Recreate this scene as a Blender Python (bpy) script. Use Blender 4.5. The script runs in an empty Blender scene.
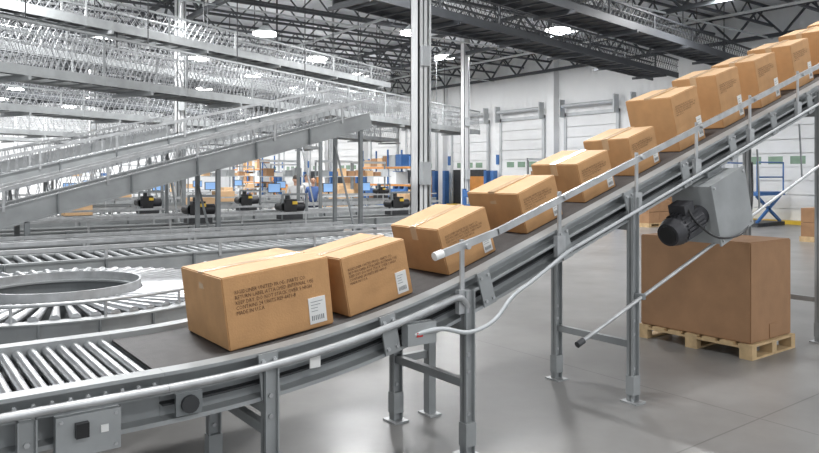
import bpy, bmesh, math, random
from mathutils import Vector, Matrix
random.seed(7)
scene = bpy.context.scene
try:
    scene.view_settings.view_transform = 'Standard'
    scene.view_settings.look = 'None'
except Exception as e:
    print(e)

# ------------------------------------------------------------ materials
def pmat(name, col, rough=0.5, metal=0.0, nscale=6.0, var=0.08, bump=0.0, bscale=60.0, emit=None, estr=0.0):
    m = bpy.data.materials.new(name); m.use_nodes = True
    nt = m.node_tree; n = nt.nodes; l = nt.links
    bs = n['Principled BSDF']
    bs.inputs['Roughness'].default_value = rough
    bs.inputs['Metallic'].default_value = metal
    tc = n.new('ShaderNodeTexCoord')
    if var > 0:
        no = n.new('ShaderNodeTexNoise'); no.inputs['Scale'].default_value = nscale
        no.inputs['Detail'].default_value = 5
        l.new(tc.outputs['Object'], no.inputs['Vector'])
        cr = n.new('ShaderNodeValToRGB')
        cr.color_ramp.elements[0].position = 0.3; cr.color_ramp.elements[1].position = 0.7
        cr.color_ramp.elements[0].color = tuple(max(0, c*(1-var)) for c in col)+(1,)
        cr.color_ramp.elements[1].color = tuple(min(1, c*(1+var)) for c in col)+(1,)
        l.new(no.outputs['Fac'], cr.inputs['Fac'])
        l.new(cr.outputs['Color'], bs.inputs['Base Color'])
    else:
        bs.inputs['Base Color'].default_value = tuple(col)+(1,)
    if bump > 0:
        nb = n.new('ShaderNodeTexNoise'); nb.inputs['Scale'].default_value = bscale
        l.new(tc.outputs['Object'], nb.inputs['Vector'])
        bp = n.new('ShaderNodeBump'); bp.inputs['Strength'].default_value = bump
        bp.inputs['Distance'].default_value = 0.01
        l.new(nb.outputs['Fac'], bp.inputs['Height'])
        l.new(bp.outputs['Normal'], bs.inputs['Normal'])
    if emit:
        bs.inputs['Emission Color'].default_value = tuple(emit)+(1,)
        bs.inputs['Emission Strength'].default_value = estr
    return m

M_paint = pmat('grey_paint', (.22,.235,.24), .42, 0.15, 5, .12)
M_steel = pmat('galvanised_steel', (.48,.49,.495), .42, .55, 9, .18)
M_lite  = pmat('light_grey_paint', (.34,.355,.358), .42, .15, 4, .13)
M_fit   = pmat('fixture_grey', (.5,.52,.53), .45, .1, 4, .06)
M_roll  = pmat('roller_steel', (.54,.55,.56), .33, .8, 12, .14)
M_croll = pmat('curve_roller_steel', (.44,.455,.46), .4, .6, 12, .14)
M_belt  = pmat('rubber_belt', (.06,.056,.055), .62, 0, 14, .15, .15, 200)
M_dark  = pmat('dark_steel', (.05,.052,.055), .5, .3, 6, .15)
M_black = pmat('black_plastic', (.015,.015,.016), .4, 0, 6, .1)
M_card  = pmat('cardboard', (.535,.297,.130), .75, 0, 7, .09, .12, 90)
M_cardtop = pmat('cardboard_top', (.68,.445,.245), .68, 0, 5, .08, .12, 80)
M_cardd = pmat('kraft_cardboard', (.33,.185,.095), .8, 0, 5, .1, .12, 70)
M_tape  = pmat('packing_tape', (.62,.43,.26), .25, 0, 10, .08)
M_ink   = pmat('brown_ink', (.12,.062,.03), .8, 0, 60, .3)
M_label = pmat('paper_label', (.80,.80,.78), .5, 0, 10, .02)
M_white = pmat('white_paint', (.80,.81,.81), .45, 0, 2, .03)
M_wood  = pmat('pallet_wood', (.52,.37,.20), .75, 0, 9, .2, .2, 40)
M_orange= pmat('orange_panel', (.66,.28,.07), .5, 0, 4, .1)
M_blue  = pmat('blue_paint', (.05,.15,.38), .45, 0, 4, .1)
M_yellow= pmat('yellow_paint', (.75,.50,.05), .5, 0, 4, .1)
M_red   = pmat('red_paint', (.5,.03,.03), .4, 0, 4, .1)
M_green = pmat('green_tinted_glass', (.25,.36,.27), .2, 0, 4, .1)
M_glow  = pmat('lamp_lens', (1,1,1), .5, 0, 1, 0, emit=(1,.99,.97), estr=25)
M_screen= pmat('monitor_screen', (.1,.2,.35), .2, 0, 1, 0, emit=(.35,.55,.9), estr=.6)
M_mesh  = pmat('wire_mesh_steel', (.36,.37,.38), .45, .3, 3, .08)
M_dmesh = pmat('dark_wire_mesh', (.10,.105,.11), .5, .3, 3, .06)
M_truss = pmat('truss_dark_primer', (.07,.075,.083), .5, .1, 3, .1)
M_motor = pmat('motor_grey', (.05,.05,.055), .42, .3, 5, .1)
M_skin  = pmat('skin', (.55,.33,.23), .5, 0, 10, .05)
M_hair  = pmat('hair', (.03,.02,.015), .6, 0, 20, .2)
M_shirt = pmat('blue_shirt', (.07,.13,.32), .8, 0, 10, .1)
M_shirt2= pmat('white_shirt', (.6,.6,.6), .8, 0, 10, .1)
M_jean  = pmat('dark_trousers', (.03,.035,.06), .8, 0, 10, .1)

# ------------------------------------------------------------ mesh builder
class B:
    def __init__(s):
        s.v=[]; s.f=[]; s.mi=[]; s.sm=[]; s.mats=[]
    def m(s, mat):
        if mat not in s.mats: s.mats.append(mat)
        return s.mats.index(mat)
    def add(s, verts, faces, mat, smooth=False):
        o=len(s.v); k=s.m(mat)
        s.v += [tuple(p) for p in verts]
        for f in faces:
            s.f.append(tuple(i+o for i in f)); s.mi.append(k); s.sm.append(smooth)
    def box(s, x0,x1,y0,y1,z0,z1, mat, M=None):
        vs=[Vector((x,y,z)) for z in (z0,z1) for y in (y0,y1) for x in (x0,x1)]
        if M is not None: vs=[M@p for p in vs]
        s.add(vs, [(0,2,3,1),(4,5,7,6),(0,1,5,4),(2,6,7,3),(0,4,6,2),(1,3,7,5)], mat)
    def bar(s, p1, p2, w, h, mat):
        p1=Vector(p1); p2=Vector(p2); d=p2-p1
        if d.length<1e-6: return
        d.normalize(); up=Vector((0,0,1))
        if abs(d.z)>.95: up=Vector((0,1,0))
        sd=d.cross(up).normalized(); u2=sd.cross(d)
        vs=[p+sd*a*w/2+u2*b*h/2 for p in (p1,p2) for a,b in ((-1,-1),(1,-1),(1,1),(-1,1))]
        s.add(vs, [(0,3,2,1),(4,5,6,7),(0,1,5,4),(1,2,6,5),(2,3,7,6),(3,0,4,7)], mat)
    def cyl(s, p1, p2, r, mat, seg=12, r2=None):
        if r2 is None: r2=r
        p1=Vector(p1); p2=Vector(p2); d=(p2-p1).normalized()
        a=Vector((0,0,1)) if abs(d.z)<.9 else Vector((1,0,0))
        x=d.cross(a).normalized(); y=d.cross(x)
        vs=[]
        for p,rr in ((p1,r),(p2,r2)):
            for i in range(seg):
                t=2*math.pi*i/seg; vs.append(p+(x*math.cos(t)+y*math.sin(t))*rr)
        s.add(vs, [(i,(i+1)%seg,seg+(i+1)%seg,seg+i) for i in range(seg)], mat, True)
        s.add(vs[:seg], [tuple(range(seg-1,-1,-1))], mat)
        s.add(vs[seg:], [tuple(range(seg))], mat)
    def tube(s, pts, r, mat, seg=8, sub=6):
        P=[Vector(p) for p in pts]
        if sub>1 and len(P)>2:
            Q=[]
            for i in range(len(P)-1):
                p0=P[max(i-1,0)]; p1=P[i]; p2=P[i+1]; p3=P[min(i+2,len(P)-1)]
                for k in range(sub):
                    t=k/sub
                    Q.append(.5*((2*p1)+(p2-p0)*t+(2*p0-5*p1+4*p2-p3)*t*t+(3*p1-p0-3*p2+p3)*t**3))
            Q.append(P[-1]); P=Q
        vs=[]
        for i,p in enumerate(P):
            d=(P[min(i+1,len(P)-1)]-P[max(i-1,0)]).normalized()
            a=Vector((0,1,0)) if abs(d.y)<.9 else Vector((0,0,1))
            x=d.cross(a).normalized(); y=d.cross(x)
            for k in range(seg):
                t=2*math.pi*k/seg; vs.append(p+(x*math.cos(t)+y*math.sin(t))*r)
        fs=[]
        for i in range(len(P)-1):
            for k in range(seg):
                k2=(k+1)%seg
                fs.append((i*seg+k,i*seg+k2,(i+1)*seg+k2,(i+1)*seg+k))
        s.add(vs,fs,mat,True)
        n=len(P)-1
        s.add(vs[:seg],[tuple(range(seg-1,-1,-1))],mat); s.add(vs[n*seg:],[tuple(range(seg))],mat)
    def sweep(s, sec, xs, zf, mat, yscale=1):
        n=len(sec); vs=[]
        for x in xs:
            for (y,dz) in sec: vs.append((x,y,zf(x)+dz))
        fs=[]
        for i in range(len(xs)-1):
            for k in range(n):
                k2=(k+1)%n
                fs.append((i*n+k,(i+1)*n+k,(i+1)*n+k2,i*n+k2))
        fs.append(tuple(range(n))); m=(len(xs)-1)*n
        fs.append(tuple(m+k for k in range(n-1,-1,-1)))
        s.add(vs,fs,mat)
    def obj(s, name, loc=(0,0,0), rot=(0,0,0), parent=None, fix=True):
        me=bpy.data.meshes.new(name); me.from_pydata(s.v,[],s.f)
        for m in s.mats: me.materials.append(m)
        me.polygons.foreach_set('material_index', s.mi)
        me.polygons.foreach_set('use_smooth', s.sm)
        me.update()
        if fix:
            bm=bmesh.new(); bm.from_mesh(me)
            bmesh.ops.recalc_face_normals(bm, faces=bm.faces); bm.to_mesh(me); bm.free()
        o=bpy.data.objects.new(name, me); scene.collection.objects.link(o)
        o.location=loc; o.rotation_euler=rot
        if parent: o.parent=parent
        return o

# ------------------------------------------------------------ camera
cd=bpy.data.cameras.new('camera'); cam=bpy.data.objects.new('camera',cd); scene.collection.objects.link(cam)
cd.sensor_width=36; cd.lens=30.77; cd.shift_y=-0.0629; cd.clip_end=200
cam.location=(0,0,1.67); cam.rotation_euler=(math.radians(90),0,math.radians(-36.87))
scene.camera=cam

# ------------------------------------------------------------ room shell
XW, YW = 25.0, 60.0
CZ = 7.6
def floor_mat():
    m=bpy.data.materials.new('polished_concrete'); m.use_nodes=True
    nt=m.node_tree; n=nt.nodes; l=nt.links; bs=n['Principled BSDF']
    tc=n.new('ShaderNodeTexCoord')
    n1=n.new('ShaderNodeTexNoise'); n1.inputs['Scale'].default_value=.7; n1.inputs['Detail'].default_value=8; n1.inputs['Roughness'].default_value=.65
    l.new(tc.outputs['Object'],n1.inputs['Vector'])
    cr=n.new('ShaderNodeValToRGB'); cr.color_ramp.elements[0].position=.3; cr.color_ramp.elements[1].position=.72
    cr.color_ramp.elements[0].color=(.17,.165,.158,1); cr.color_ramp.elements[1].color=(.25,.245,.237,1)
    l.new(n1.outputs['Fac'],cr.inputs['Fac'])
    br=n.new('ShaderNodeTexBrick'); br.offset=0; br.inputs['Scale'].default_value=1
    br.inputs['Brick Width'].default_value=5.5; br.inputs['Row Height'].default_value=5.5
    br.inputs['Mortar Size'].default_value=.006; br.inputs['Mortar Smooth'].default_value=.1
    br.inputs['Color1'].default_value=(1,1,1,1); br.inputs['Color2'].default_value=(1,1,1,1); br.inputs['Mortar'].default_value=(.6,.6,.6,1)
    mp=n.new('ShaderNodeMapping'); mp.inputs['Location'].default_value=(.7,3.1,0)
    l.new(tc.outputs['Object'],mp.inputs['Vector']); l.new(mp.outputs['Vector'],br.inputs['Vector'])
    mx=n.new('ShaderNodeMixRGB'); mx.blend_type='MULTIPLY'; mx.inputs['Fac'].default_value=1
    l.new(cr.outputs['Color'],mx.inputs['Color1']); l.new(br.outputs['Color'],mx.inputs['Color2'])
    l.new(mx.outputs['Color'],bs.inputs['Base Color'])
    n2=n.new('ShaderNodeTexNoise'); n2.inputs['Scale'].default_value=2; n2.inputs['Detail'].default_value=4
    l.new(tc.outputs['Object'],n2.inputs['Vector'])
    mr=n.new('ShaderNodeMapRange'); mr.inputs['To Min'].default_value=.24; mr.inputs['To Max'].default_value=.38
    l.new(n2.outputs['Fac'],mr.inputs['Value']); l.new(mr.outputs['Result'],bs.inputs['Roughness'])
    bs.inputs['Specular IOR Level'].default_value=.42
    return m
b=B(); b.box(-14,XW+.3,-10,YW+.3,-.2,0,floor_mat()); b.obj('floor')

def ribbed(name,col,axis):
    m=pmat(name,col,.5,0,1,.03)
    nt=m.node_tree; n=nt.nodes; l=nt.links; bs=n['Principled BSDF']
    tc=n.new('ShaderNodeTexCoord'); wv=n.new('ShaderNodeTexWave'); wv.bands_direction=axis
    wv.inputs['Scale'].default_value=1.0
    l.new(tc.outputs['Object'],wv.inputs['Vector'])
    bp=n.new('ShaderNodeBump'); bp.inputs['Strength'].default_value=.4; bp.inputs['Distance'].default_value=.03
    l.new(wv.outputs['Fac'],bp.inputs['Height']); l.new(bp.outputs['Normal'],bs.inputs['Normal'])
    return m
b=B(); b.box(XW,XW+.25,-10,YW+.25,0,CZ,ribbed('white_wall_panel',(.86,.87,.87),'Y')); b.obj('wall_right')
b=B(); b.box(-14,XW,YW,YW+.25,0,CZ,ribbed('white_wall_panel_back',(.84,.85,.86),'X')); b.obj('wall_back')
b=B(); b.box(-14,XW+.25,-10,YW+.25,CZ,CZ+.15,ribbed('roof_deck',(.80,.82,.85),'X')); b.obj('ceiling')

# roof trusses
b=B()
def joist(b,p0,p1,depth,panel,w,mat):
    p0=Vector(p0);p1=Vector(p1);L=(p1-p0).length;d=(p1-p0)/L;dn=Vector((0,0,-depth))
    b.bar(p0,p1,w,w,mat); b.bar(p0+dn,p1+dn,w,w,mat)
    n=int(L/panel)
    for i in range(n):
        a=p0+d*(i*panel); m_=a+d*panel/2+dn; c=a+d*panel
        b.bar(a,m_,w*.5,w*.5,mat); b.bar(m_,c,w*.5,w*.5,mat)
y=2.0
while y<59:
    joist(b,(-8,y,CZ-.08),(XW-.05,y,CZ-.08),.62,1.2,.08,M_truss); y+=2.0
for gx in (7.5,18.5,24.6):
    joist(b,(gx,-2,CZ-.15),(gx,YW-.1,CZ-.15),.95,1.8,.13,M_truss)
b.obj('roof_truss')
b=B()
for x in (4.5,13,21.5):
    b.cyl((x,0,6.75),(x,YW-.1,6.75),.05,M_fit,8)
for yy in (12,19,26,33,40):
    b.cyl((-6,yy,6.45),(XW-.1,yy,6.45),.03,M_fit,6)
b.obj('ceiling_pipe')

# lamps
def lamp(x,y,wt,z=6.55):
    b=B()
    b.cyl((0,0,.06),(0,0,.30),.38,M_fit,20,.14)
    b.cyl((0,0,.30),(0,0,.45),.10,M_dark,12)
    b.cyl((0,0,.45),(0,0,CZ-z-.01),.012,M_dark,6)
    b.cyl((0,0,0.0),(0,0,.06),.42,M_glow,24)
    o=b.obj('high_bay_light',(x,y,z))
    ld=bpy.data.lights.new('lamp_light','AREA'); ld.shape='DISK'; ld.size=.84; ld.energy=wt; ld.color=(.985,.99,1)
    lo=bpy.data.objects.new('lamp_light',ld); scene.collection.objects.link(lo); lo.parent=o; lo.location=(0,0,-.03)
for x in (2.0,10.2,18.3):
    for y in (-4,3,10,16,22.5,29,35.5,42,48.5,55):
        lamp(x+(.4 if y>20 else 0),y, 215 if y<8 else (370 if y<20 else 450))
for x in (6.0,14.6):
    for y in (19.3,26,32.3,39,45.5,52):
        lamp(x,y,330)

w=bpy.data.worlds.new('world'); scene.world=w; w.use_nodes=True
w.node_tree.nodes['Background'].inputs['Color'].default_value=(.91,.95,1,1)
w.node_tree.nodes['Background'].inputs['Strength'].default_value=1.0

# columns
def column(x,y):
    b=B(); W=.115
    b.box(-W,W,-W,-W+.02,0,CZ-.2,M_white); b.box(-W,W,W-.02,W,0,CZ-.2,M_white); b.box(-.012,.012,-W,W,0,CZ-.2,M_white)
    b.box(-W,-W+.03,-W,W,0,CZ-.2,M_white); b.box(W-.03,W,-W,W,0,CZ-.2,M_white)
    b.box(-.25,.25,-.25,.25,0,.03,M_lite)
    b.box(-.08,.08,-W-.08,-W,3.6,3.95,M_fit); b.box(-.1,.1,-W-.1,-W,1.5,1.9,M_fit)
    b.cyl((W+.03,-W,0.02),(W+.03,-W,CZ-.4),.022,M_steel,8)
    b.obj('steel_column',(x,y,0))
for (x,y) in ((7.65,9.9),(7.1,21),(7.1,32),(7.1,43),(7.1,54),(18.5,21),(18.5,32),(18.5,43),(18.5,54)):
    column(x,y)
b=B()
for y in (6,14,22,30,38,46,54): b.box(XW-.35,XW,y-.2,y+.2,0,CZ-.2,M_white)
b.obj('wall_pilaster')

# dock doors on the right wall
k=1
for y in (4,10,18,26,34,42,50):
    for dy in ((0,) if y<5 else (-1.9,1.9)):
        b=B(); yc=y+dy
        x0=XW-.02
        b.box(XW-.12,x0,yc-1.5,yc-1.35,0,4.5,M_fit); b.box(XW-.12,x0,yc+1.35,yc+1.5,0,4.5,M_fit)
        b.box(XW-.12,x0,yc-1.5,yc+1.5,4.35,4.5,M_fit)
        for i in range(5):
            b.box(XW-.08,x0,yc-1.34,yc+1.34,1.95+i*.48,1.95+i*.48+.455,M_white)
        for i in range(3):
            b.box(XW-.09,XW-.075,yc-1.0+i*.75,yc-.5+i*.75,2.05,2.32,M_green)
        if k%3==0:
            for i in range(4): b.box(XW-.08,x0,yc-1.34,yc+1.34,.04+i*.48,.04+i*.48+.455,M_white)
        else:
            b.box(XW-.06,x0,yc-1.34,yc+1.34,0.0,1.95,M_dark)
            b.box(XW-.14,XW-.06,yc-1.2,yc+.6,0.25,1.6,M_orange if k%2 else M_cardd)
        b.box(XW-.5,XW-.2,yc-1.75,yc-1.55,0,1.9,M_blue); b.box(XW-.5,XW-.2,yc+1.55,yc+1.75,0,1.9,M_blue)
        b.box(XW-.6,XW-.12,yc-1.3,yc+1.3,0,.12,M_yellow)
        b.box(XW-.12,XW-.05,yc+1.55,yc+1.75,2.2,2.7,M_blue)
        b.box(XW-.45,XW-.12,yc-1.5,yc-1.44,4.3,5.1,M_fit); b.box(XW-.45,XW-.12,yc+1.44,yc+1.5,4.3,5.1,M_fit)
        b.cyl((XW-.3,yc-1.45,4.8),(XW-.3,yc+1.45,4.8),.09,M_fit,12)
        b.obj('door_%d'%k); k+=1

# ------------------------------------------------------------ main incline
S=.325
def zb(x):
    if x<=1: return .765
    if x<=3: return .765+S*(x-1)**2/4
    return .765+S+S*(x-3)
XE=15.5
xs=[1+.1*i for i in range(21)]+[3+.5*i for i in range(1,26)]
b=B()
def rect(y0,y1,z0,z1): return [(y0,z0),(y0,z1),(y1,z1),(y1,z0)]
b.sweep(rect(3.27,4.06,-.012,0),xs,zb,M_belt)
b.sweep(rect(3.25,4.08,-.10,-.014),xs,zb,M_paint)
b.sweep(rect(3.30,4.03,-.20,-.19),xs,zb,M_belt)
C=[(3.15,.025),(3.24,.025),(3.24,-.21),(3.15,-.21),(3.15,-.19),(3.228,-.19),(3.228,.008),(3.15,.008)]
b.sweep(C,xs,zb,M_lite)
b.sweep(rect(3.14,3.228,-.075,-.062),xs,zb,M_lite)
b.sweep(rect(3.18,3.228,-.135,-.125),xs,zb,M_dark)
C2=[(7.33-y,z) for (y,z) in C][::-1]
b.sweep(C2,xs,zb,M_lite)
x=1.5
while x<15.2:   # splice plates + bolts + return rollers
    Mx=Matrix.Translation((x,3.145,zb(x)-.09))@Matrix.Rotation(-math.atan(S if x>3 else S*(x-1)/2),4,'Y')
    b.box(-.05,.05,-.012,.0,-.11,.11,M_lite,Mx)
    for dx in (-.03,.03):
        for dz in (-.075,.075):
            p=Mx@Vector((dx,-.012,dz)); b.cyl(p,p+Vector((0,-.012,0)),.011,M_steel,6)
    b.cyl((x+.3,3.25,zb(x+.3)-.17),(x+.3,4.08,zb(x+.3)-.17),.03,M_roll,10)
    x+=.72
pts=[]
for i in range(10):
    xx=1.0005+i*.18; pts.append((xx,3.105,zb(xx)-.035))
pts+= [(2.70,3.10,zb(2.70)-.05),(2.77,3.12,zb(2.77)-.13)]
b.tube(pts,.02,M_steel,10,3)
off=.235
b.bar((2.52,3.10,zb(2.52)+off+.02),(3.0,3.10,zb(3.0)+off),.022,.042,M_steel)
b.bar((2.99,3.10,zb(2.99)+off),(XE,3.10,zb(XE)+off),.022,.042,M_steel)
b.cyl((2.50,3.10,zb(2.5)+off+.022),(2.56,3.10,zb(2.56)+off+.022),.025,M_label,10)
for px in (2.74,3.6,4.45,5.25,6.1,7.0,8.0,9.2,10.4,11.6,12.8,14,15.2):
    b.bar((px,3.135,zb(px)-.12),(px,3.135,zb(px)+off+.04),.03,.012,M_steel)
    b.cyl((px,3.12,zb(px)+off+.005),(px,3.07,zb(px)+off+.005),.018,M_steel,10)
    b.box(px-.04,px+.04,3.115,3.15,zb(px)-.16,zb(px)-.02,M_steel)
def legpair(x,b=b,zt=None,y0=3.13,y1=3.86,xo=0):
    zt = zb(x) if zt is None else zt
    for y in (y0,y1):
        h_= zt-.04 if y==y0 else zt-.2
        b.box(x-.035,x+.035,y-.004,y+.004,0.01,h_,M_lite)
        b.box(x-.035,x-.029,y-.03,y+.03,0.01,h_,M_lite)
        b.box(x+.029,x+.035,y-.03,y+.03,0.01,h_,M_lite)
        b.box(x-.06,x+.06,y-.07,y+.07,0,.012,M_steel)
        for zz in (.15,.25,.5,.6): b.cyl((x,y-.004,zz),(x,y-.014,zz),.012,M_steel,6)
        b.box(x-.04,x+.04,y-.034,y+.034,.06,.2,M_lite)
    b.box(x-.02,x+.02,y0,y1,.40,.45,M_lite)
    b.box(x-.02,x+.02,y0,y1,zt-.28,zt-.22,M_lite)
for x in (1.5,2.78,4.4,7.45,10.2,12.8,15.3): legpair(x)
b.box(3.02,3.08,3.80,3.86,0,zb(3.05)-.2,M_lite); b.box(3.0,3.10,3.76,3.90,0,.012,M_steel)
b.box(2.78,3.08,3.82,3.86,.40,.45,M_lite)
# lower diagonal tube (parallel with the run)
b.cyl((3.72,3.05,.555),(8.2,3.05,2.08),.014,M_steel,10)
b.cyl((3.68,3.05,.542),(3.74,3.05,.562),.022,M_dark,10)
for x in (4.4,7.45):
    z=.555+(x-3.72)*.3404; b.box(x-.02,x+.02,3.035,3.13,z-.02,z+.02,M_paint)
for x in (6.1,6.9):
    z=.555+(x-3.72)*.3404
    b.bar((x,3.05,z),(x+.1,3.12,zb(x)-.2),.02,.008,M_paint)
# conduit looping along the outside
b.tube([(2.35,3.09,zb(2.35)-.13),(2.52,3.06,.80),(2.72,3.05,.755),(2.92,3.05,.80),(3.08,3.05,.93),(3.3,3.08,zb(3.3)-.18),(3.65,3.10,zb(3.65)-.14)],.013,M_fit,8,5)
b.cyl((3.65,3.10,zb(3.65)-.14),(8,3.10,zb(8)-.14),.013,M_fit,8)
b.box(2.3,2.5,3.08,3.14,zb(2.4)-.2,zb(2.4)-.08,M_lite)
b.box(1.72,1.78,3.13,3.14,zb(1.76)-.12,zb(1.76)-.06,M_label)
b.box(2.36,2.40,3.075,3.08,zb(2.4)-.155,zb(2.4)-.13,M_red)
b.cyl((1.10,3.10,.64),(1.10,3.15,.64),.04,M_dark,14); b.box(1.04,1.16,3.12,3.14,.59,.69,M_paint)
b.obj('inclined_belt_conveyor')

# drive motor hung under incline
b=B()
th=math.atan(S)
Mt=Matrix.Translation((5.50,3.12,zb(5.50)-.50))@Matrix.Rotation(-th,4,'Y')
b.box(-.24,.26,-.14,.22,-.22,.26,M_lite,Mt)
b.box(-.255,.275,-.155,-.14,-.235,.275,M_lite,Mt)
for dx in (-.22,.24):
    for dz in (-.2,.24):
        p=Mt@Vector((dx,-.155,dz)); b.cyl(p,p+Vector((0,-.01,0)),.012,M_steel,6)
def P(a,c,d): return Mt@Vector((a,c,d))
mz=.02
b.cyl(P(-.24,0,mz),P(-.32,0,mz),.085,M_motor,18)
b.cyl(P(-.32,0,mz),P(-.62,0,mz),.105,M_motor,24)
for i in range(20):
    t=2*math.pi*i/20
    c_,s_=math.cos(t)*.112,math.sin(t)*.112
    b.bar(P(-.34,c_,mz+s_),P(-.58,c_,mz+s_),.008,.02,M_motor)
b.cyl(P(-.62,0,mz),P(-.70,0,mz),.115,M_motor,24,.09)
b.cyl(P(-.70,0,mz),P(-.705,0,mz),.07,M_black,16)
b.box(-.53,-.40,-.07,.07,.12,.20,M_motor,Mt)
b.box(-.02,.2,.0,.06,.26,.30,M_paint,Mt)
b.tube([P(-.46,-.05,.18),P(-.48,-.12,.05),P(-.3,-.17,-.14),P(.1,-.16,-.24),P(.4,-.1,-.1),P(.6,-.05,.2)],.009,M_black,8,5)
b.obj('conveyor_drive_motor')

# ------------------------------------------------------------ flat roller conveyor
b=B()
fx=[-1.4,.999]
b.sweep(C,fx,lambda x:.765,M_lite); b.sweep([(7.33-y,z) for (y,z) in C][::-1],fx,lambda x:.765,M_lite)
b.sweep(rect(3.14,3.228,-.075,-.062),fx,lambda x:.765,M_lite)
b.cyl((-1.4,3.105,.73),(.999,3.105,.73),.02,M_steel,10)
x=-1.36
while x<.96:
    b.cyl((x,3.24,.745),(x,4.09,.745),.0245,M_roll,14)
    b.cyl((x,3.135,.745),(x,3.15,.745),.009,M_steel,6)
    x+=.068
b.box(-1.4,.98,3.26,4.07,.60,.62,M_dark)
b.box(-1.4,.98,4.18,4.26,.74,.755,M_lite)
for x in (-1.0,.45):
    legpair(x,b,.74)
b.box(.55,.80,3.10,3.15,.52,.69,M_lite)
for sx in (.57,.78):
    for sz in (.54,.67): b.cyl((sx,3.10,sz),(sx,3.095,sz),.008,M_steel,6)
b.box(.62,.67,3.07,3.10,.60,.66,M_black)
b.box(.72,.75,3.094,3.10,.60,.63,M_label)
b.obj('roller_conveyor')

# ------------------------------------------------------------ cartons
_tc={}
def text_geo(s,size):
    if (s,size) in _tc: return _tc[(s,size)]
    cu=bpy.data.curves.new('t','FONT'); cu.body=s; cu.size=size; cu.space_line=.95; cu.resolution_u=1
    o=bpy.data.objects.new('t',cu); scene.collection.objects.link(o)
    dg=bpy.context.evaluated_depsgraph_get(); dg.update()
    me=bpy.data.meshes.new_from_object(o.evaluated_get(dg))
    r=([v.co.copy() for v in me.vertices],[tuple(p.vertices) for p in me.polygons])
    bpy.data.objects.remove(o); bpy.data.curves.remove(cu); bpy.data.meshes.remove(me)
    _tc[(s,size)]=r; return r
TXT="RIGIDLINER UNITED PROD. PARTS CO.\nRETURN LABEL ATTACHED INTERNAL USE\nKEEP DRY. DO NOT STACK OVER 5 HIGH\nCONTAINS 24 UNITS REF 4471-B\nMADE IN U.S.A."
def carton(x0,l,w,h,y0=3.36,yaw=0,zfun=zb,name='cardboard_box',text=True,seed=0,mat=None):
    rnd=random.Random(seed)
    b=B(); mat=mat or M_card
    bm=bmesh.new(); bmesh.ops.create_cube(bm,size=1)
    for v in bm.verts:
        v.co=Vector(((v.co.x+.5)*l,(v.co.y+.5)*w,(v.co.z+.5)*h))
        if v.co.z>.01:
            v.co.x+=rnd.uniform(-.007,.007); v.co.z+=rnd.uniform(-.009,.002)
            v.co.y+=rnd.uniform(0,.005)
    bmesh.ops.bevel(bm,geom=list(bm.edges),offset=.006,segments=2,affect='EDGES')
    bm.faces.ensure_lookup_table(); bm.normal_update()
    vs=[v.co.copy() for v in bm.verts]
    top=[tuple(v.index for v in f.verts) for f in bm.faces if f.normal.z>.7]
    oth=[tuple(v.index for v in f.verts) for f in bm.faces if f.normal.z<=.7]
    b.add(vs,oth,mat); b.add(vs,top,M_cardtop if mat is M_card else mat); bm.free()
    b.box(.004,l-.004,w/2-.003,w/2+.003,h-.004,h+.0012,M_ink)
    b.box(-.0025,l+.0025,w/2-.03,w/2+.03,h-.006,h+.0025,M_tape)
    b.box(-.0035,.004,w/2-.03,w/2+.03,h-.09,h,M_tape); b.box(l-.004,l+.0035,w/2-.03,w/2+.03,h-.09,h,M_tape)
    if text:
        vs,fs=text_geo(TXT,1.0)
        mxx=max(v.x for v in vs); k=(l*.74)/mxx; k2=k*1.2
        b.add([Vector((l*.09+v.x*k,-.0035,h*.80-(.7*k2)+v.y*k2)) for v in vs],fs,M_ink)
        lw=l*.17; lx=l*.76
        b.box(lx,lx+lw,-.004,.004,h*.07,h*.45,M_label)
        for i in range(7):
            xx=lx+lw*(.12+.11*i); b.box(xx,xx+lw*.04+rnd.random()*.002,-.005,-.003,h*.12,h*.19,M_paint)
        for i in range(4): b.box(lx+lw*.12,lx+lw*(.5+rnd.random()*.35),-.005,-.003,h*(.25+.045*i),h*(.258+.045*i),M_paint)
    z0=zfun(x0); z1=zfun(x0+l*.97); a=math.atan2(z1-z0,l*.97)
    return b.obj(name,(x0,y0,z0+.003),(0,-a,yaw),fix=False)
carton(1.39,.61,.60,.375,seed=1)
carton(2.10,.46,.48,.34,seed=2)
carton(2.83,.43,.51,.31,seed=3)
carton(3.53,.39,.52,.30,seed=4)
carton(4.14,.39,.46,.30,seed=5)
carton(4.75,.37,.44,.31,seed=6)
carton(5.38,.42,.44,.48,seed=7)
carton(6.08,.40,.44,.49,seed=8)
carton(6.76,.42,.44,.47,seed=9)
carton(7.48,.42,.44,.46,seed=10)
carton(8.16,.42,.44,.47,seed=11)
carton(8.86,.42,.44,.46,seed=12)
carton(9.6,.42,.44,.47,seed=13)

# ------------------------------------------------------------ pallet and big carton
b=B(); ox=-.07
for i in range(7): b.box(6.3+ox,7.12+ox,3.18+i*.178,3.18+i*.178+.13,.115,.135,M_wood)
for x in (6.3,6.67,7.04): b.box(x+ox,x+ox+.08,3.18,4.38,.095,.115,M_wood)
for x in (6.3,6.67,7.04):
    for y in (3.18,3.72,4.26): b.box(x+ox,x+ox+.08,y,y+.12,.018,.095,M_wood)
for y in (3.18,3.72,4.26): b.box(6.3+ox,7.12+ox,y,y+.12,0,.018,M_wood)
b.obj('wooden_pallet')
b=B()
bm=bmesh.new(); bmesh.ops.create_cube(bm,size=1)
for v in bm.verts: v.co=Vector((6.33+ox+(v.co.x+.5)*.77,3.21+(v.co.y+.5)*1.15,.137+(v.co.z+.5)*.92))
bmesh.ops.bevel(bm,geom=list(bm.edges),offset=.01,segments=2,affect='EDGES')
b.add([v.co.copy() for v in bm.verts],[tuple(v.index for v in f.verts) for f in bm.faces],M_cardd); bm.free()
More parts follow.
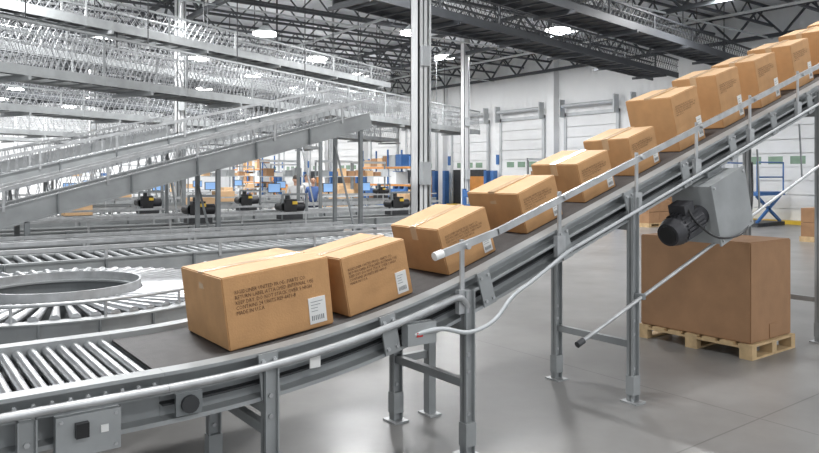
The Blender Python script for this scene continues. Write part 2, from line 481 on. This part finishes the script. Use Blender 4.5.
b.box(6.325+ox,7.105+ox,3.75,3.81,1.05,1.06,M_tape)
b.box(6.6,6.74,3.203,3.212,.15,.28,M_cardd)
b.obj('large_shipping_carton')

# ------------------------------------------------------------ curved roller conveyor
b=B(); cx,cy=1.06,5.87; zr=.80
def ring(b,r0,r1,z0,z1,mat,seg=72):
    vs=[];
    for i in range(seg):
        t=2*math.pi*i/seg; c_,s_=math.cos(t),math.sin(t)
        vs+=[(cx+r0*c_,cy+r0*s_,z0),(cx+r1*c_,cy+r1*s_,z0),(cx+r1*c_,cy+r1*s_,z1),(cx+r0*c_,cy+r0*s_,z1)]
    fs=[]
    for i in range(seg):
        a=4*i; d=4*((i+1)%seg)
        for k in range(4):
            k2=(k+1)%4; fs.append((a+k,d+k,d+k2,a+k2))
    b.add(vs,fs,mat,False)
ring(b,1.26,1.285,.48,.78,M_lite); ring(b,1.20,1.30,.78,.79,M_lite); ring(b,1.285,1.30,.64,.655,M_paint)
ring(b,.56,.58,.55,.78,M_paint); ring(b,.53,.59,.78,.795,M_lite); ring(b,.575,.587,.795,.86,M_steel)
ring(b,.59,1.26,.66,.68,M_black)
ring(b,.05,.53,.50,.515,M_dark)
for i in range(64):                                # tapered conical rollers
    t=2*math.pi*i/64; c_,s_=math.cos(t),math.sin(t)
    b.cyl((cx+.60*c_,cy+.60*s_,.785),(cx+1.195*c_,cy+1.195*s_,.785),.016,M_roll,10,.034)
for i in range(24):
    t=2*math.pi*i/24; c_,s_=math.cos(t),math.sin(t)
    b.bar((cx+1.286*c_,cy+1.286*s_,.49),(cx+1.286*c_,cy+1.286*s_,.78),.012,.03,M_paint)
for t in [math.radians(a) for a in range(0,360,45)]:
    for r in (.57,1.27):
        b.bar((cx+r*math.cos(t),cy+r*math.sin(t),0),(cx+r*math.cos(t),cy+r*math.sin(t),.55),.06,.04,M_paint)
    b.bar((cx+.57*math.cos(t),cy+.57*math.sin(t),.60),(cx+1.27*math.cos(t),cy+1.27*math.sin(t),.60),.05,.08,M_paint)
# elevated outer guide rail on posts
pts=[(cx+1.24*math.cos(math.radians(a)),cy+1.24*math.sin(math.radians(a)),.89) for a in range(170,372,8)]
b.tube(pts,.012,M_steel,8,2)
for a in range(176,370,24):
    t=math.radians(a); b.cyl((cx+1.24*math.cos(t),cy+1.24*math.sin(t),.785),(cx+1.24*math.cos(t),cy+1.24*math.sin(t),.89),.009,M_steel,8)
b.obj('curved_roller_conveyor')

# ------------------------------------------------------------ generic background conveyor
def bg_conv(name,p0,p1,wd,kind='roller',legs=2.2,rail=.0,mat=M_lite,deck=.16,mesh=False):
    b=B(); p0=Vector(p0); p1=Vector(p1); L=(p1-p0).length; d=(p1-p0)/L
    n=Vector((-d.y,d.x,0)).normalized(); up=Vector((0,0,1))
    def L_(a,s_,c): return p0+d*a+n*s_+up*c
    for s_ in (0,wd):
        b.bar(L_(0,s_,0),L_(L,s_,0),.05,.02,mat); b.bar(L_(0,s_,-deck),L_(L,s_,-deck),.05,.02,mat)
        b.bar(L_(0,s_,-deck/2),L_(L,s_,-deck/2),.012,deck,mat)
        for i in range(int(L/.9)): b.bar(L_(i*.9+.3,s_-.03 if s_==0 else s_+.03,0),L_(i*.9+.3,s_-.03 if s_==0 else s_+.03,-deck),.02,.05,M_paint)
    b.bar(L_(0,wd/2,-.05),L_(L,wd/2,-.05),wd-.06,.03,M_belt if kind=='belt' else M_dark)
    if kind=='roller':
        k=int(L/.13)
        for i in range(k):
            b.cyl(L_(.06+i*.13,.03,-.012),L_(.06+i*.13,wd-.03,-.012),.026,M_croll,6)
    if rail>0:
        for s_ in (-.02,wd+.02):
            b.bar(L_(0,s_,rail),L_(L,s_,rail),.03,.04,M_steel)
            for i in range(int(L/1.2)+1): b.bar(L_(i*1.2,s_,-.05),L_(i*1.2,s_,rail),.03,.02,M_steel)
    if mesh:
        for s_ in (-.01,wd+.01):
            for i in range(int(L/.12)):
                b.bar(L_(i*.12,s_,0),L_(i*.12+.06,s_,rail),.008,.008,M_mesh)
                b.bar(L_(i*.12+.06,s_,0),L_(i*.12,s_,rail),.008,.008,M_mesh)
    if legs:
        k=max(1,int(L/legs))
        for i in range(k+1):
            a=.2+i*(L-.4)/k; t=L_(a,0,-deck); t2=L_(a,wd,-deck)
            if t.z<.15: continue
            b.bar((t.x,t.y,0),t,.06,.05,M_paint); b.bar((t2.x,t2.y,0),t2,.06,.05,M_paint)
            b.bar((t.x,t.y,min(.35,t.z*.5)),(t2.x,t2.y,min(.35,t.z*.5)),.04,.04,M_paint)
            if t.z>1.2:
                b.bar((t.x,t.y,.4),(t2.x,t2.y,t.z-.2),.03,.02,M_paint)
    return b.obj(name)
bg_conv('flat_conveyor',(-3,7.55,.82),(6.2,7.55,.82),.75,'roller',1.8,.12)
bg_conv('flat_conveyor',(-3,8.55,.84),(5.6,8.55,.84),.6,'belt',1.8,.1)
bg_conv('flat_conveyor',(0,11.1,.85),(9.5,11.1,.85),.8,'belt',2.0,.15)
bg_conv('flat_conveyor',(0,14.6,.85),(12,14.6,.85),.8,'roller',2.0,.12)
bg_conv('flat_conveyor',(2,18.5,.9),(15,18.5,.9),.9,'belt',2.4,.15)
bg_conv('flat_conveyor',(3,24,.9),(14,24,.9),.9,'belt',2.6,.15)
bg_conv('inclined_sorter_conveyor',(-1.2,9.45,.66),(6.3,9.45,2.68),.80,'belt',2.3,.22,deck=.24,mesh=True)
bg_conv('inclined_sorter_conveyor',(-1.5,12.5,.92),(7.3,12.5,3.16),.95,'roller',2.4,.26,deck=.26,mesh=True)
bg_conv('inclined_sorter_conveyor',(-1.0,16.6,1.2),(5.4,16.6,2.8),1.0,'belt',2.4,.26,deck=.26,mesh=True)
bg_conv('inclined_sorter_conveyor',(0,19.6,1.5),(6.8,19.6,2.9),1.0,'belt',2.8,.3,deck=.26)

# ------------------------------------------------------------ overhead conveyors with mesh guards
def overhead(name,p0,p1,wd,hh,mt,dark=False,st=.16):
    b=B(); p0=Vector(p0); p1=Vector(p1); L=(p1-p0).length; d=(p1-p0)/L
    n=Vector((-d.y,d.x,0)).normalized(); up=Vector((0,0,1)); fr=M_truss if dark else M_lite
    def L_(a,s_,c): return p0+d*a+n*s_+up*c
    for s_ in (0,wd):
        b.bar(L_(0,s_,.11),L_(L,s_,.11),.05,.20,fr)
        b.bar(L_(0,s_,hh),L_(L,s_,hh),.05,.05,fr)
        k=int(L/st)
        for i in range(k):
            b.bar(L_(i*st,s_,.2),L_(min(L,i*st+.35),s_,hh),.011,.011,mt)
            b.bar(L_(min(L,i*st+.35),s_,.2),L_(i*st,s_,hh),.011,.011,mt)
        b.bar(L_(0,s_,.2+(hh-.2)*.5),L_(L,s_,.2+(hh-.2)*.5),.014,.02,fr)
        for i in range(int(L/2.4)+1): b.bar(L_(i*2.4,s_,0),L_(i*2.4,s_,hh),.045,.045,fr)
    b.bar(L_(0,wd/2,.15),L_(L,wd/2,.15),wd-.1,.02,M_dark)
    for i in range(int(L/.5)): b.bar(L_(i*.5,0,.02),L_(i*.5,wd,.02),.03,.04,fr)
    for i in range(int(L/3)+1):
        for s_ in (0,wd):
            q=L_(i*3,s_,hh); b.cyl(q,(q.x,q.y,CZ-.01),.014,M_dark,6)
        b.bar(L_(i*3,-.15,-.05),L_(i*3,wd+.15,-.05),.06,.08,fr)
    return b.obj(name)
overhead('overhead_mesh_conveyor',(-.5,14.5,3.65),(22.9,24.9,3.6),1.1,1.1,M_mesh,st=.14)
overhead('overhead_mesh_conveyor',(.5,21.2,3.45),(22.5,31,3.45),1.1,.85,M_mesh,st=.2)
overhead('overhead_mesh_conveyor',(2.5,31,3.3),(23,40,3.3),1.1,.8,M_mesh,st=.25)
overhead('overhead_mesh_conveyor',(2,21,5.0),(22,30,5.0),1.2,.9,M_mesh,st=.22)
overhead('overhead_mesh_conveyor',(4,35.2,4.6),(22,42.7,4.6),1.1,.8,M_mesh,st=.3)
overhead('overhead_mesh_conveyor',(8.0,12.2,5.35),(24.2,15.2,5.35),1.0,.7,M_dmesh,True,st=.2)
overhead('overhead_mesh_conveyor',(10.0,10.6,5.6),(24.2,12.4,5.45),.9,.6,M_dmesh,True,st=.2)
overhead('overhead_mesh_conveyor',(1.5,16.4,5.1),(16,22.6,5.1),.9,.7,M_mesh,st=.2)
overhead('overhead_mesh_conveyor',(3,44,3.6),(22,51,3.6),1.1,.8,M_mesh,st=.3)
overhead('overhead_mesh_conveyor',(2,26.5,4.35),(22,35.3,4.35),.9,.6,M_dmesh,True,st=.3)

# ------------------------------------------------------------ sorter drives, boxes, clutter
def drive(x,y,z,s=1.0):
    b=B()
    b.box(-.22,.22,-.15,.15,0,.10,M_dark); b.box(-.14,.10,-.12,.12,.10,.40,M_black)
    b.cyl((.10,0,.25),(.30,0,.25),.10,M_motor,14); b.cyl((-.18,-.14,.25),(-.18,.14,.25),.09,M_black,14)
    b.bar((-.22,-.12,0),(-.22,-.12,.5),.04,.04,M_paint); b.bar((.32,-.12,0),(.32,-.12,.5),.04,.04,M_paint)
    b.bar((-.22,-.12,.5),(.32,-.12,.5),.04,.04,M_paint)
    b.cyl((-.05,0,.4),(-.05,0,.48),.05,M_dark,10)
    b.box(.0,.10,-.14,-.12,.30,.36,M_yellow)
    o=b.obj('sorter_drive_unit',(x,y,z)); o.scale=(s,s,s)
for (x,y,z) in ((4.2,11.5,.87),(5.9,11.5,.87),(4.4,15,.87),(6.6,15,.87),(8.3,11.5,.87),(13,18.9,.92)):
    drive(x,y,z,.9)
for (x,y,z,l) in ((2.8,15,.87,.5),(5.3,15,.87,.5),(11,15,.87,.5),(3.6,18.9,.92,.5),(7.4,18.9,.92,.5),(6,24.4,.92,.6),(12.5,24.4,.92,.6)):
    carton(x,l,.42,.3,y-.15,0,lambda q,z=z:z,'small_carton',False,int(x*10),mat=M_cardtop)
# packing workstations with monitors
def station(x,y,seed):
    r=random.Random(seed); b=B()
    for dx in (0,1.5):
        for dy in (0,.7): b.box(x+dx,x+dx+.05,y+dy,y+dy+.05,0,2.2 if dy else .9,M_paint)
    b.box(x,x+1.55,y,y+.75,.88,.92,M_fit); b.box(x,x+1.55,y+.3,y+.75,1.6,1.63,M_fit); b.box(x,x+1.55,y+.3,y+.75,.3,.33,M_fit)
    b.box(x,x+1.55,y+.68,y+.74,2.12,2.2,M_fit)
    b.box(x+.2,x+.68,y+.5,y+.54,1.05,1.38,M_black); b.box(x+.22,x+.66,y+.49,y+.5,1.07,1.36,M_screen); b.box(x+.42,x+.46,y+.5,y+.54,.92,1.05,M_black)
    for i in range(4):
        xx=x+.08+i*.36; h=r.uniform(.12,.3); b.box(xx,xx+.28,y+.35,y+.65,1.63,1.63+h,r.choice([M_cardtop,M_blue,M_lite,M_cardd,M_white,M_fit]))
    b.box(x+.9,x+1.3,y+.2,y+.55,.92,1.15,M_cardtop)
    b.obj('packing_workstation')
for i,(x,y) in enumerate(((10.5,22),(14.5,29.5),(10.5,28),(12.5,35),(16,38),(9.5,36.2),(13.5,44),(5,27.5),(16,14.5),(12.3,21.3),(14.5,22.3),(8.2,27.5),(13,39.5),(8.6,41.5))): station(x,y,i)
def rack(x,y,n,seed):
    r=random.Random(seed); b=B(); L=2.4*n
    for i in range(n+1):
        for dx in (0,.9): b.box(x+dx,x+dx+.07,y+i*2.4,y+i*2.4+.07,0,3.0,M_blue)
        b.bar((x+.03,y+i*2.4+.03,.3),(x+.93,y+i*2.4+.03,1.4),.03,.03,M_blue); b.bar((x+.93,y+i*2.4+.03,1.4),(x+.03,y+i*2.4+.03,2.6),.03,.03,M_blue)
    for z in (.25,1.2,2.1):
        b.box(x,x+.06,y,y+L,z-.1,z,M_orange); b.box(x+.91,x+.97,y,y+L,z-.1,z,M_orange); b.box(x,x+.97,y,y+L,z,z+.02,M_fit)
        yy=y+.12
        while yy<y+L-.5:
            ww=r.uniform(.35,.6); hh=r.uniform(.3,.7)
            if r.random()<.85: b.box(x+.08,x+.85,yy,yy+ww,z+.02,z+.02+hh,r.choice([M_cardtop,M_cardd,M_blue,M_white,M_fit]))
            yy+=ww+.05
    b.obj('storage_rack')
rack(21.0,27.5,2,2); rack(20.5,44,2,3)
def dock_lift(x,y):
    b=B()
    b.box(x,x+1.8,y,y+1.3,0,.12,M_dark); b.box(x,x+1.8,y,y+1.3,1.0,1.12,M_blue)
    for yy in (y+.1,y+1.2):
        b.bar((x+.1,yy,.12),(x+1.7,yy,1.0),.06,.09,M_blue); b.bar((x+1.7,yy,.12),(x+.1,yy,1.0),.06,.09,M_blue)
    for xx in (x+.03,x+1.77):
        b.cyl((xx,y+.04,1.12),(xx,y+.04,2.1),.025,M_blue,8); b.cyl((xx,y+1.26,1.12),(xx,y+1.26,2.1),.025,M_blue,8)
    for z in (1.6,2.08):
        b.cyl((x+.03,y+.04,z),(x+1.77,y+.04,z),.025,M_blue,8); b.cyl((x+.03,y+1.26,z),(x+1.77,y+1.26,z),.025,M_blue,8)
    b.obj('dock_lift_table')
dock_lift(22.3,7.4); dock_lift(22.3,11.2); dock_lift(22.3,15.4); dock_lift(22.3,19.2)
def stack(x,y,nx,ny,nz,mat):
    b=B()
    b.box(x,x+1.2,y,y+1.0,0,.02,M_wood); b.box(x,x+1.2,y,y+1.0,.10,.13,M_wood)
    for i in range(3): b.box(x+i*.54,x+i*.54+.12,y,y+1.0,.02,.10,M_wood)
    for i in range(nx):
        for j in range(ny):
            for k_ in range(nz):
                b.box(x+.02+i*1.16/nx,x+.01+(i+1)*1.16/nx,y+.02+j*.96/ny,y+.01+(j+1)*.96/ny,.13+k_*.36,.13+k_*.36+.35,mat)
    b.obj('stacked_carton_pallet')
for (x,y,nz,m_) in ((18.4,7.2,2,M_cardd),(19.4,13.2,2,M_cardd),(19,16.4,2,M_cardtop),(21,22.4,2,M_cardd),(20.5,33.5,3,M_cardtop),(20.5,37,3,M_cardd),(15.5,26.5,3,M_cardtop)):
    stack(x,y,2,2,nz,m_)
def barrier(x,y,L,m_=M_blue):
    b=B()
    for i in range(3): b.box(x-.06,x+.06,y+i*L/2-.06,y+i*L/2+.06,0,1.15,m_)
    for z in (.45,.95): b.box(x-.08,x-.04,y,y+L,z-.12,z+.12,m_)
    b.obj('guard_barrier')
barrier(17.6,17,3,M_blue); barrier(17.8,24,3,M_blue); barrier(18,34,3,M_orange)

# ------------------------------------------------------------ people
def person(x,y,rot,shirt,h=1.74):
    root=bpy.data.objects.new('warehouse_worker',None); scene.collection.objects.link(root)
    def skin(name,V,E,R,mat,sub=2):
        me=bpy.data.meshes.new(name); me.from_pydata(V,E,[]); me.materials.append(mat)
        o=bpy.data.objects.new(name,me); scene.collection.objects.link(o); o.parent=root
        md=o.modifiers.new('skin','SKIN'); o.modifiers.new('s','SUBSURF').levels=sub
        o.modifiers['s'].render_levels=sub; md.use_smooth_shade=True
        for i,r in enumerate(R): me.skin_vertices[0].data[i].radius=(r,r*.85)
        me.skin_vertices[0].data[0].use_root=True
        return o
    V=[(0,0,.95),(0,0,1.15),(0,0,1.36),(0,0,1.46),(.18,0,1.40),(.23,.02,1.12),(.22,-.16,.95),(-.18,0,1.40),(-.23,.02,1.12),(-.20,-.20,1.0)]
    E=[(0,1),(1,2),(2,3),(2,4),(4,5),(5,6),(2,7),(7,8),(8,9)]
    skin('torso',V,E,[.145,.14,.15,.06,.062,.047,.036,.062,.047,.036],shirt)
    V=[(0,0,.95),(.09,0,.88),(.11,-.03,.48),(.12,.02,.08),(.12,-.13,.035),(-.09,0,.88),(-.11,.03,.48),(-.12,.08,.08),(-.12,-.07,.035)]
    E=[(0,1),(1,2),(2,3),(3,4),(0,5),(5,6),(6,7),(7,8)]
    skin('legs',V,E,[.14,.095,.065,.045,.035,.095,.065,.045,.035],M_jean)
    for s_,hp in ((1,(.22,-.16,.95)),(-1,(-.20,-.20,1.0))):
        hx,hy,hz=hp
        V=[(hx,hy+.01,hz+.02),(hx,hy-.05,hz-.03)]; E=[(0,1)]; R=[.028,.032]
        for k_ in range(4):
            V+= [(hx+(-.03+.02*k_),hy-.09,hz-.06),(hx+(-.03+.02*k_),hy-.12,hz-.10+.005*k_)]; E+=[(1,2+2*k_),(2+2*k_,3+2*k_)]; R+=[.009,.008]
        V+=[(hx-s_*.045,hy-.06,hz-.02)]; E+=[(1,len(V)-1)]; R+=[.010]
        skin('hand',V,E,R,M_skin,1)
    b=B()
    bm=bmesh.new(); bmesh.ops.create_uvsphere(bm,u_segments=20,v_segments=14,radius=1)
    vs=[Vector((v.co.x*.078,v.co.y*.098,1.62+v.co.z*.118)) for v in bm.verts]
    for v in vs:
        if v.z<1.56: v.x*=.85
    b.add(vs,[tuple(v.index for v in f.verts) for f in bm.faces],M_skin,True)
    vs=[Vector((v.co.x*.084,.012+v.co.y*.098,1.645+v.co.z*.105)) for v in bm.verts]
    b.add(vs,[tuple(v.index for v in f.verts) for f in bm.faces if f.calc_center_median().z>-.1 and (f.calc_center_median().y>-.35 or f.calc_center_median().z>.45)],M_hair,True)
    bm.free()
    b.cyl((0,-.095,1.64),(0,-.12,1.60),.008,M_skin,8,.015)
    for s_ in (-1,1):
        b.cyl((s_*.03,-.094,1.63),(s_*.03,-.098,1.63),.010,M_black,8)
        b.cyl((s_*.074,0,1.62),(s_*.086,.005,1.62),.025,M_skin,10)
    b.box(-.025,.025,-.094,-.09,1.562,1.568,M_red)
    b.cyl((0,0,1.44),(0,0,1.54),.052,M_skin,14)
    b.obj('head',parent=root)
    root.location=(x,y,0); root.rotation_euler=(0,0,rot); k_=h/1.74; root.scale=(k_,k_,k_)
person(8.9,17.0,2.6,M_shirt2,1.66); person(9.6,17.3,-.4,M_shirt,1.62); person(11.2,20.6,.3,M_shirt2,1.7)
